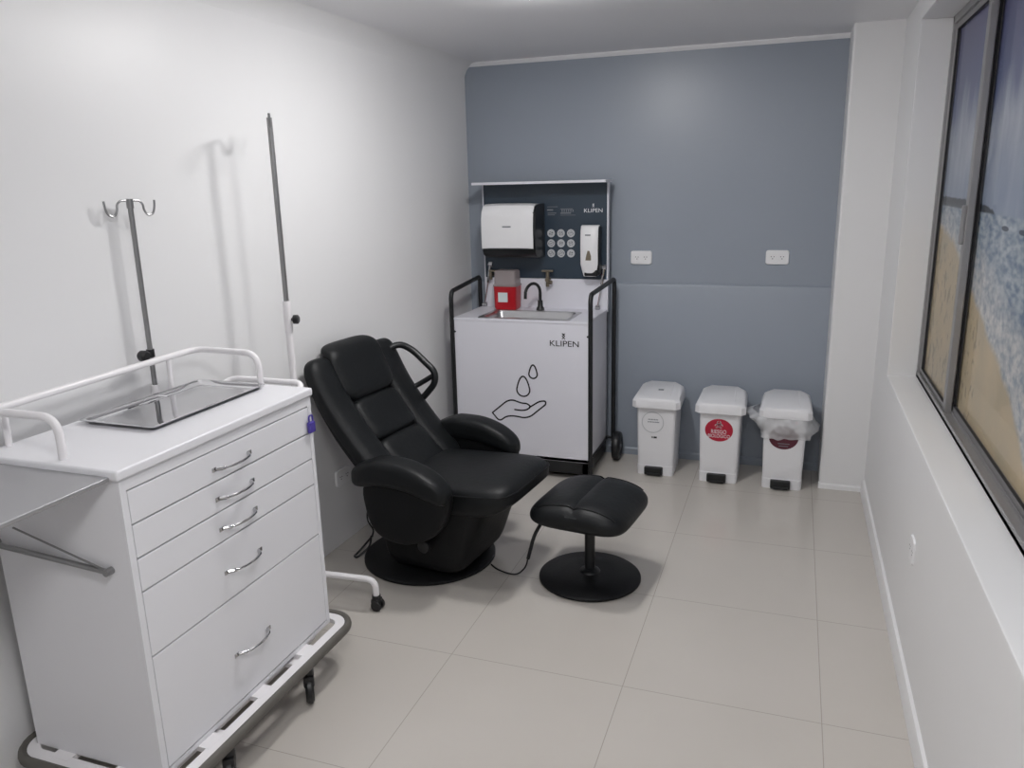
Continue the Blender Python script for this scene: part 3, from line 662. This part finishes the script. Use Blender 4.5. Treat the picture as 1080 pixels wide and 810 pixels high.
# upright panel with white edges, flap and stays
PY0 = 4.352; P0, P1, Z0, Z1 = -1.708, -0.978, 1.050, 1.577
mb = MB(); mb.box((P0, PY0, Z0), (P1, PY0 + 0.018, Z1)); pn = part('upright_panel', mb, M['navy'], sk, 'navy upright panel')
for q in ((P0 - 0.006, PY0 - 0.004, P0), (P1, PY0 - 0.012, P1 + 0.008)):
    mb = MB(); mb.box((q[0], q[1], TOP), (q[2], PY0 + 0.022, Z1)); part('panel_edge', mb, M['panel_white'], pn)
mb = MB(); mb.box((P0, PY0 - 0.002, TOP + 0.008), (P1, PY0 + 0.018, Z0 - 0.003)); part('splashback', mb, M['panel_white'], sk)
mb = MB(); mb.box((-1.722, 4.205, Z1 + 0.001), (-0.956, PY0 + 0.024, Z1 + 0.015), 0.002); part('flap', mb, M['panel_white'], sk)
for pts in (((-0.995, 4.345, 1.115), (-1.005, 4.335, 1.02), (-1.026, 4.325, 0.89)), ((-1.675, 4.345, 1.125), (-1.69, 4.335, 1.02), (-1.712, 4.325, 0.89))):
    mb = MB(); mb.tube([pts[0], pts[1]], 0.008, 10); mb.tube([pts[1], pts[2]], 0.0045, 10)
    for p in (pts[0], pts[2]): mb.cyl((p[0] - 0.012, p[1], p[2]), (p[0] + 0.012, p[1], p[2]), 0.010, 12); mb.box((p[0] - 0.012, p[1] + 0.0, p[2] - 0.014), (p[0] + 0.012, p[1] + 0.02, p[2] + 0.014), 0.002)
    part('gas_stay', mb, M['chrome'], sk, 'chrome gas stay')
mb = MB(); vx = -1.318
mb.cyl((vx, PY0 - 0.001, 1.045), (vx, PY0 - 0.045, 1.045), 0.012, 14); mb.cyl((vx, PY0 - 0.03, 1.005), (vx, PY0 - 0.03, 1.09), 0.010, 14); mb.box((vx - 0.034, PY0 - 0.040, 1.088), (vx + 0.034, PY0 - 0.020, 1.100), 0.004); mb.cyl((vx, PY0 - 0.03, 1.03), (vx + 0.026, PY0 - 0.035, 1.03), 0.011, 12)
part('valve', mb, M['brass'], sk, 'metal water valve')
mb = MB(); vx = -1.665
mb.cyl((vx, PY0 - 0.001, 1.065), (vx, PY0 - 0.04, 1.065), 0.010, 14); mb.cyl((vx, PY0 - 0.03, 1.04), (vx, PY0 - 0.03, 1.085), 0.009, 14); mb.box((vx - 0.010, PY0 - 0.040, 1.084), (vx + 0.05, PY0 - 0.020, 1.096), 0.004)
part('valve', mb, M['brass'], sk, 'metal water valve')
# print on the front
f0, f1 = faceY(FY - 0.0003, 0.0006)
def stroke(pts, r=0.0028, y=FY - 0.0006):
    mb = MB(); mb.tube([(a, y, b) for a, b in pts], r, 6, sx=1.0, sy=1.0); return mb
def drop(cx, zt, zb, wd):
    h = zt - zb; pts = []
    for k in range(41):
        a = PI / 2 + 2 * PI * k / 40
        zc = zb + wd + (wd * math.sin(a))
        if math.sin(a) > 0.35:
            f = (math.sin(a) - 0.35) / 0.65
            pts.append((cx + wd * math.cos(a) * (1 - 0.12 * f), zb + wd + wd * 0.35 + (h - wd * 1.35) * f ** 1.0 - 0 * zc))
        else: pts.append((cx + wd * math.cos(a), zc))
    return pts
def flat_stroke(mb, pts, y, r=0.0040):
    # a thin inked line lying on a face of constant y
    for (a, b), (c, d) in zip(pts, pts[1:]):
        v = Vector((c - a, d - b)); n = Vector((-v.y, v.x)).normalized() * r; v = v.normalized() * r * 0.6
        q = [(a - v.x + n.x, b - v.y + n.y), (c + v.x + n.x, d + v.y + n.y), (c + v.x - n.x, d + v.y - n.y), (a - v.x - n.x, b - v.y - n.y)]
        mb.prism(q, *faceY(y, 0.0006))
def smooth2(pts, n=5):
    return [(p.x, p.y) for p in rounded_path([(a, b, 0) for a, b in pts], 0.03, n)]
mb = MB(); yy = FY - 0.0001
flat_stroke(mb, drop(-1.341, 0.568, 0.456, 0.037), yy)
mb2 = MB(); flat_stroke(mb2, drop(-1.2835, 0.634, 0.560, 0.0235), yy)
# the hand: crop pixels (810 px = 100 photo px) to metres on the front
def H(px, py): return (-1.576 + px / 810 * 0.5535, 0.655 - py / 810 * 0.548 + (px - 300) / 810 * 0.075)
hand_a = smooth2([H(75, 420), H(200, 330), H(250, 322), H(330, 357), H(375, 362), H(405, 392), H(370, 416), H(325, 418), H(268, 406)], 5)
hand_b = smooth2([H(392, 396), H(480, 350), H(528, 352), H(530, 380), H(400, 474), H(345, 482), H(270, 460), H(195, 456), H(135, 500), H(75, 420)], 5)
mb3 = MB(); flat_stroke(mb3, hand_a, yy); flat_stroke(mb3, hand_b, yy)
part('hand_emblem', mb3, M['ink'], body, 'black outline of an open hand')
part('drop_emblem', mb, M['ink'], body, 'black outline of the larger water drop'); part('drop_emblem', mb2, M['ink'], body, 'black outline of the smaller water drop')
text('lettering', 'KLIPEN', 0.044, (-1.108, FY - 0.001, 0.757), (1, 0, 0), (0, 0, 1), M['ink'], body, 0.158)
def kmark(cx, cz, s, y, m, par):
    mb = MB()
    for a in ([(-.5, 1), (.45, 0.1), (-.5, -.9)], [(-.15, 1), (.3, .55)], [(.5, 1), (-.45, 0.1), (.5, -.9)], ):
        flat_stroke(mb, [(cx + p[0] * s, cz + p[1] * s) for p in a], y, s * 0.13)
    part('logo_mark', mb, m, par)
kmark(-1.112, 0.797, 0.015, yy, M['ink'], body)
# print on the navy panel
yp = PY0 - 0.0002
text('lettering', 'KLIPEN', 0.030, (-1.058, yp - 0.0008, 1.427), (1, 0, 0), (0, 0, 1), M['ink_w'], pn, 0.104)
kmark(-1.058, 1.455, 0.009, yp, M['ink_w'], pn)
mb = MB()
def bar(mb, x0, x1, z0, z1): mb.prism([(x0, z0), (x1, z0), (x1, z1), (x0, z1)], *faceY(yp, 0.0006))
bar(mb, -1.325, -1.262, 1.449, 1.452); bar(mb, -1.325, -1.290, 1.429, 1.438); bar(mb, -1.322, -1.272, 1.414, 1.418); bar(mb, -1.322, -1.280, 1.405, 1.408)
bar(mb, -1.247, -1.176, 1.436, 1.440); bar(mb, -1.247, -1.186, 1.412, 1.419); bar(mb, -1.247, -1.160, 1.403, 1.405)
for k in range(6): bar(mb, -1.240 + k * 0.0125, -1.234 + k * 0.0125, 1.422, 1.434)
part('print_lines', mb, M['ink_g'], pn)
for i in range(3):
    for j in range(3):
        cx, cz = -1.303 + 0.058 * i, 1.304 - 0.056 * j
        mb = MB(); mb.prism(ellipse(cx, cz, 0.0225, 0.0225, 28), *faceY(yp, 0.0008)); ic = part('pictogram', mb, M['icon'], pn)
        mb = MB(); k = i + 3 * j
        for q in range(4):
            a = q * PI / 2 + k * 0.4; rr_ = 0.009 + 0.0012 * (k % 4)
            flat_stroke(mb, [(cx + rr_ * math.cos(a + t_) * (1 + 0.3 * math.sin(3 * t_)), cz + rr_ * math.sin(a + t_)) for t_ in (0, 0.35, 0.7, 1.05)], yp - 0.0009, 0.0016)
        flat_stroke(mb, [(cx - 0.007, cz - 0.003 + 0.002 * (k % 3)), (cx + 0.007, cz + 0.003)], yp - 0.0009, 0.0018)
        part('pictogram_lines', mb, M['ink_g'], ic)

# paper towel dispenser
t = thing('towel_dispenser', 'white paper towel dispenser with black underside fixed to the navy panel', 'paper dispenser', (-1.50, 4.28, 1.17))
A0, A1 = -1.655, -1.352; ybk = PY0 - 0.0005
prof = [(ybk, 1.470), (4.235, 1.472), (4.195, 1.462), (4.172, 1.430), (4.166, 1.36), (4.168, 1.22), (4.180, 1.20), (4.215, 1.182), (4.260, 1.178), (ybk, 1.178)]
mb = MB(); mb.prism([(a + 0.004, b - 0.003) if a < ybk else (a, b) for a, b in prof], lambda a, b: (A0 + 0.004, a, b), lambda a, b: (A1 + 0.012, a, b)); part('housing', mb, M['housing'], t, 'black housing')
cov = []
for a, b in [(4.280, 1.474), (4.235, 1.476), (4.195, 1.466), (4.172, 1.437), (4.163, 1.40), (4.160, 1.33), (4.163, 1.236)]: cov.append((a, b))
inn = [(a + 0.008, b - 0.004) for a, b in cov][::-1]
mb = MB()
rows = []
for k in range(13):
    x = A0 + (A1 - A0) * k / 12; e = abs(k - 6) / 6; dy = 0.006 * e ** 4
    rows.append([(x, a + dy, b - 0.004 * e ** 4) for a, b in cov + inn])
mb.rings(rows); part('cover', mb, M['plastic'], t, 'white curved cover')
mb = MB(); mb.prism([(-1.527, 1.348), (-1.478, 1.348), (-1.478, 1.355), (-1.527, 1.355)], lambda a, b: (a, 4.163, b), lambda a, b: (a, 4.1585, b)); part('badge', mb, M['ink_g'], t, 'small grey badge')
# soap dispenser
t = thing('soap_dispenser', 'narrow white soap dispenser on the navy panel beside the round pictograms', 'soap dispenser', (-1.058, 4.30, 1.07))
mb = MB(); mb.box((-1.100, 4.285, 1.078), (-1.008, ybk, 1.345), 0.008, 3); mb.box((-1.09, 4.265, 1.074), (-1.012, 4.33, 1.11), 0.008, 3); part('backplate', mb, M['housing'], t, 'black backplate')
pr = [(4.300, 1.352), (4.272, 1.348), (4.258, 1.325), (4.252, 1.26), (4.256, 1.14), (4.262, 1.10), (4.272, 1.072), (4.300, 1.072)]
rows = []
for k in range(9):
    e = (k - 4) / 4; rows.append([(-1.060 + e * (0.049 if b > 1.13 else 0.049 - 0.014 * min(1, (1.13 - b) / 0.05)), a + 0.010 * e ** 4, b) for a, b in pr])
mb = MB(); mb.rings(rows); part('cover', mb, M['plastic'], t, 'white cover')
mb = MB(); mb.prism([(-1.078, 1.163), (-1.047, 1.163), (-1.047, 1.186), (-1.056, 1.215), (-1.066, 1.215), (-1.074, 1.186)], lambda a, b: (a, 4.2570, b), lambda a, b: (a, 4.2515, b)); part('level_window', mb, M['brass'], t, 'small brown level window')
mb = MB(); mb.prism([(-1.080, 1.297), (-1.050, 1.297), (-1.050, 1.303), (-1.080, 1.303)], lambda a, b: (a, 4.257, b), lambda a, b: (a, 4.2515, b)); part('badge', mb, M['ink_g'], t)

# sharps container behind the basin
cx, cy, zb = -1.545, 4.270, c1 + 0.0005
t = thing('sharps_container', 'red sharps container with clear top standing behind the steel basin', 'sharps container', (cx, cy, zb))
def cr(h, d, z, r=0.014): return [(x, y, z) for x, y in rrect(cx - h, cx + h, cy - d, cy + d, r, 5)]
mb = MB(); mb.rings([cr(0.060, 0.046, zb), cr(0.066, 0.050, zb + 0.012), cr(0.069, 0.052, zb + 0.130), cr(0.071, 0.054, zb + 0.134)]); part('bucket', mb, M['red'], t, 'red bucket')
mb = MB(); mb.rings([cr(0.072, 0.055, zb + 0.134), cr(0.072, 0.055, zb + 0.142), cr(0.066, 0.050, zb + 0.150), cr(0.064, 0.049, zb + 0.215), cr(0.058, 0.044, zb + 0.224)]); part('clear_lid', mb, M['clear'], t, 'clear greyish lid')
mb = MB(); mb.box((cx - 0.040, cy - 0.0535, zb + 0.045), (cx + 0.018, cy - 0.0505, zb + 0.100), 0.001); part('sticker', mb, M['pale'], t, 'white square sticker')

# ------------------------------------------------------------------ pedal bins
def octo(x0, x1, y0, y1, cf, cb, z): return [(x0 + cf, y0, z), (x1 - cf, y0, z), (x1, y0 + cf, z), (x1 - 0.006, y1 - cb, z), (x1 - cb, y1, z), (x0 + cb, y1, z), (x0 + 0.006, y1 - cb, z), (x0, y0 + cf, z)]
bins = [(-0.650, 4.118, 'white pedal bin with a ring sticker, next to the sink cart', 3.0),
        (-0.311, 4.100, 'white pedal bin with a crimson round sticker, middle of the row', 0.0),
        (0.014, 4.092, 'white pedal bin with a liner folded over its edge beside the white column', -2.0)]
bin_roots = []
for i, (bx, byf, lb, rz) in enumerate(bins):
    t = thing('pedal_bin', lb, 'bin', (bx, byf, 0), math.radians(rz * 0), 'white pedal bins along the grey wall')
    bin_roots.append(t)
    def br_(h, y0, y1, z, r=0.018): return [(x, y, z) for x, y in rrect(bx - h, bx + h, y0, y1, r, 5)]
    mb = MB()
    mb.rings([br_(0.098, byf, byf + 0.235, 0.0), br_(0.099, byf, byf + 0.237, 0.052), br_(0.0975, byf + 0.0025, byf + 0.237, 0.0545), br_(0.106, byf + 0.0025, byf + 0.258, 0.385)])
    bd = part('bin_body', mb, M['bin_white'], t)
    x0, x1, y0, y1 = bx - 0.130, bx + 0.130, byf - 0.020, byf + 0.276
    def lidring(z, ins, tilt):
        return [(x, y, z + tilt * (y - y0)) for x, y, _ in octo(x0 + ins, x1 - ins, y0 + ins, y1 - ins, 0.022, 0.035, 0)]
    mb = MB(); mb.rings([lidring(0.386, 0.0, 0.03), lidring(0.422, 0.001, 0.04), lidring(0.436, 0.010, 0.08), lidring(0.4395, 0.028, 0.13)])
    mb.tube([(bx + 0.070, y0 + 0.045, 0.4445), (bx + 0.062, y1 - 0.05, 0.4705)], 0.004, 8)
    ld = part('lid', mb, M['bin_white'], t)
    mb = MB(); mb.box((bx - 0.056, byf - 0.024, 0.006), (bx + 0.044, byf + 0.02, 0.050), 0.006, 2); mb.box((bx - 0.040, byf - 0.032, 0.006), (bx + 0.034, byf - 0.010, 0.020), 0.005, 2); part('pedal', mb, M['black'], t, 'black pedal')
    ys = byf + 0.0023
    if i == 0:
        mb = MB(); ce = ellipse(bx - 0.017, 0.302, 0.058, 0.058, 40)
        flat_stroke(mb, ce + ce[:1], ys, 0.0022); part('ring_sticker', mb, M['icon'], bd, 'pale grey ring')
        mb = MB()
        for (a, b_, z, sl) in ((-0.042, 0.012, 0.315, 0.0), (-0.044, 0.020, 0.301, 0.0)):
            xx = a
            while xx < b_:
                wd = random.uniform(0.004, 0.009); mb.prism([(bx + xx, z), (bx + xx + wd, z), (bx + xx + wd, z + 0.006), (bx + xx, z + 0.006)], *faceY(ys, 0.0006)); xx += wd + 0.0025
        part('sticker_lines', mb, M['ink_g'], bd)
        mb = MB()
        for a, wd in ((-0.022, 0.004), (-0.015, 0.004), (-0.009, 0.016)): mb.prism([(bx + a, 0.212), (bx + a + wd, 0.212), (bx + a + wd, 0.222), (bx + a, 0.222)], *faceY(ys, 0.0006))
        part('small_mark', mb, M['ink'], bd)
        mb = MB(); mb.box((bx - 0.008, byf + 0.11, 0.456), (bx + 0.022, byf + 0.128, 0.4605), 0.003); part('lid_button', mb, M['ink_g'], ld, 'small grey slot')
    if i == 1:
        mb = MB(); mb.prism(ellipse(bx - 0.003, 0.292, 0.072, 0.062, 44), *faceY(ys, 0.0006)); st = part('round_sticker', mb, M['crimson'], bd, 'crimson round sticker')
        text('lettering', 'RIESGO', 0.030, (bx - 0.004, ys - 0.0012, 0.283), (1, 0, 0.0), (0, 0, 1), M['ink_w'], st, 0.078)
        text('lettering', 'BIOLÓGICO', 0.026, (bx - 0.002, ys - 0.0012, 0.259), (1, 0, 0.0), (0, 0, 1), M['ink_w'], st, 0.112)
        mb = MB(); c_ = (bx - 0.004, 0.321)
        for q in range(3):
            a0 = PI / 2 + q * 2 * PI / 3; o_ = (c_[0] + 0.011 * math.cos(a0), c_[1] + 0.011 * math.sin(a0))
            flat_stroke(mb, [(o_[0] + 0.010 * math.cos(a0 + b_), o_[1] + 0.010 * math.sin(a0 + b_)) for b_ in [0.5 + k * (2 * PI - 1.0) / 12 for k in range(13)]], ys - 0.0007, 0.0016)
        ce = ellipse(c_[0], c_[1], 0.010, 0.010, 18); flat_stroke(mb, ce + ce[:1], ys - 0.0007, 0.0012)
        part('hazard_symbol', mb, M['ink_w'], st)
    if i == 2:
        mb = MB(); mb.prism(ellipse(bx - 0.003, 0.280, 0.072, 0.062, 44), *faceY(ys, 0.0006)); st = part('round_sticker', mb, M['maroon'], bd, 'dark maroon round sticker')
        mb = MB()
        for (a, b_, z) in ((-0.030, 0.028, 0.246), (-0.024, 0.022, 0.233)):
            mb.prism([(bx + a, z), (bx + b_, z), (bx + b_, z + 0.004), (bx + a, z + 0.004)], *faceY(ys - 0.0006, 0.0006))
        part('sticker_lines', mb, M['ink_g'], st)
# liner folded over the third bin
bx, byf = bins[2][0], bins[2][1]
rows = []; nz = 14
poly_ = rrect(bx - 0.112, bx + 0.112, byf - 0.006, byf + 0.262, 0.03, 4)
base_r = []
for (a, b), (c, d) in zip(poly_, poly_[1:] + poly_[:1]):
    ns_ = max(1, int(math.hypot(c - a, d - b) / 0.009))
    base_r += [(a + (c - a) * q / ns_, b + (d - b) * q / ns_) for q in range(ns_)]
cxm, cym = bx, byf + 0.128
for j in range(nz + 1):
    f = j / nz; row = []
    for x, y in base_r:
        d = Vector((x - cxm, y - cym, 0)); a = math.atan2(d.y, d.x); dn = d.normalized()
        ns = noise.noise(Vector((math.cos(a) * 3.1, math.sin(a) * 3.1, f * 2.2)))
        n2 = noise.noise(Vector((math.cos(a) * 7.0, math.sin(a) * 7.0, f * 4.0 + 5)))
        bulge = 0.004 + 0.016 * math.sin(PI * min(1, f * 1.25)) + 0.016 * ns + 0.010 * n2
        left = max(0, -dn.x) ** 3; rightb = max(0, dn.x) ** 3
        bulge += left * 0.085 * math.exp(-((f - 0.18) / 0.25) ** 2) + rightb * 0.040 * math.exp(-((f - 0.62) / 0.25) ** 2)
        z = 0.394 - f * (0.122 + 0.016 * ns - 0.02 * left)
        row.append((x + dn.x * max(0.001, bulge), y + dn.y * max(0.001, bulge), z))
    rows.append(row)
mb = MB(); mb.rings(rows, cap0=False, cap1=False)
ln = part('bin_liner', mb, M['bag'], None, None, 60); tag(ln, 'crumpled white plastic liner folded over the bin by the column', 'bin liner')

# ------------------------------------------------------------------ wall sockets
def socket(name, label, o, xd, nrm, w_=0.118, h_=0.075):
    o = Vector(o); xd = Vector(xd); nrm = Vector(nrm)
    t = thing(name, label, 'socket', o)
    f = lambda s, k: [o + xd * a + Vector((0, 0, b)) + nrm * k for a, b in rrect(-w_ / 2 * s, w_ / 2 * s, -h_ / 2 * s, h_ / 2 * s, 0.012 * s, 5)]
    mb = MB(); mb.rings([f(1, -0.001), f(1, 0.006), f(0.95, 0.010)]); part('cover_plate', mb, M['plastic'], t)
    for cx_ in (-0.024, 0.024):
        mb = MB()
        for a, b in ((-0.007, 0.004), (0.007, 0.004), (0.0, -0.007)):
            p = o + xd * (cx_ + a) + Vector((0, 0, b)); mb.box(p - Vector((0.0022, 0.0022, 0.0022)) + nrm * 0.008, p + Vector((0.0022, 0.0022, 0.0022)) + nrm * 0.0086)
        part('socket_slots', mb, M['ink'], t)
    return t
socket('wall_socket', 'white double socket on the grey wall beside the handwash station', (-0.803, YB, 1.163), (1, 0, 0), (0, -1, 0))
socket('wall_socket', 'white double socket high on the grey wall towards the white column', (-0.078, YB, 1.170), (1, 0, 0), (0, -1, 0))
socket('wall_socket', 'white socket low on the white wall behind the recliner', (xl(2.90) , 2.90, 0.315), (0.0196, 1, 0), (1, -0.0196, 0))
socket('wall_socket', 'narrow white socket plate on the parapet under the window', (XR + 0.004, 2.571, 0.425), (0, 1, 0), (-1, 0, 0), 0.07, 0.085)
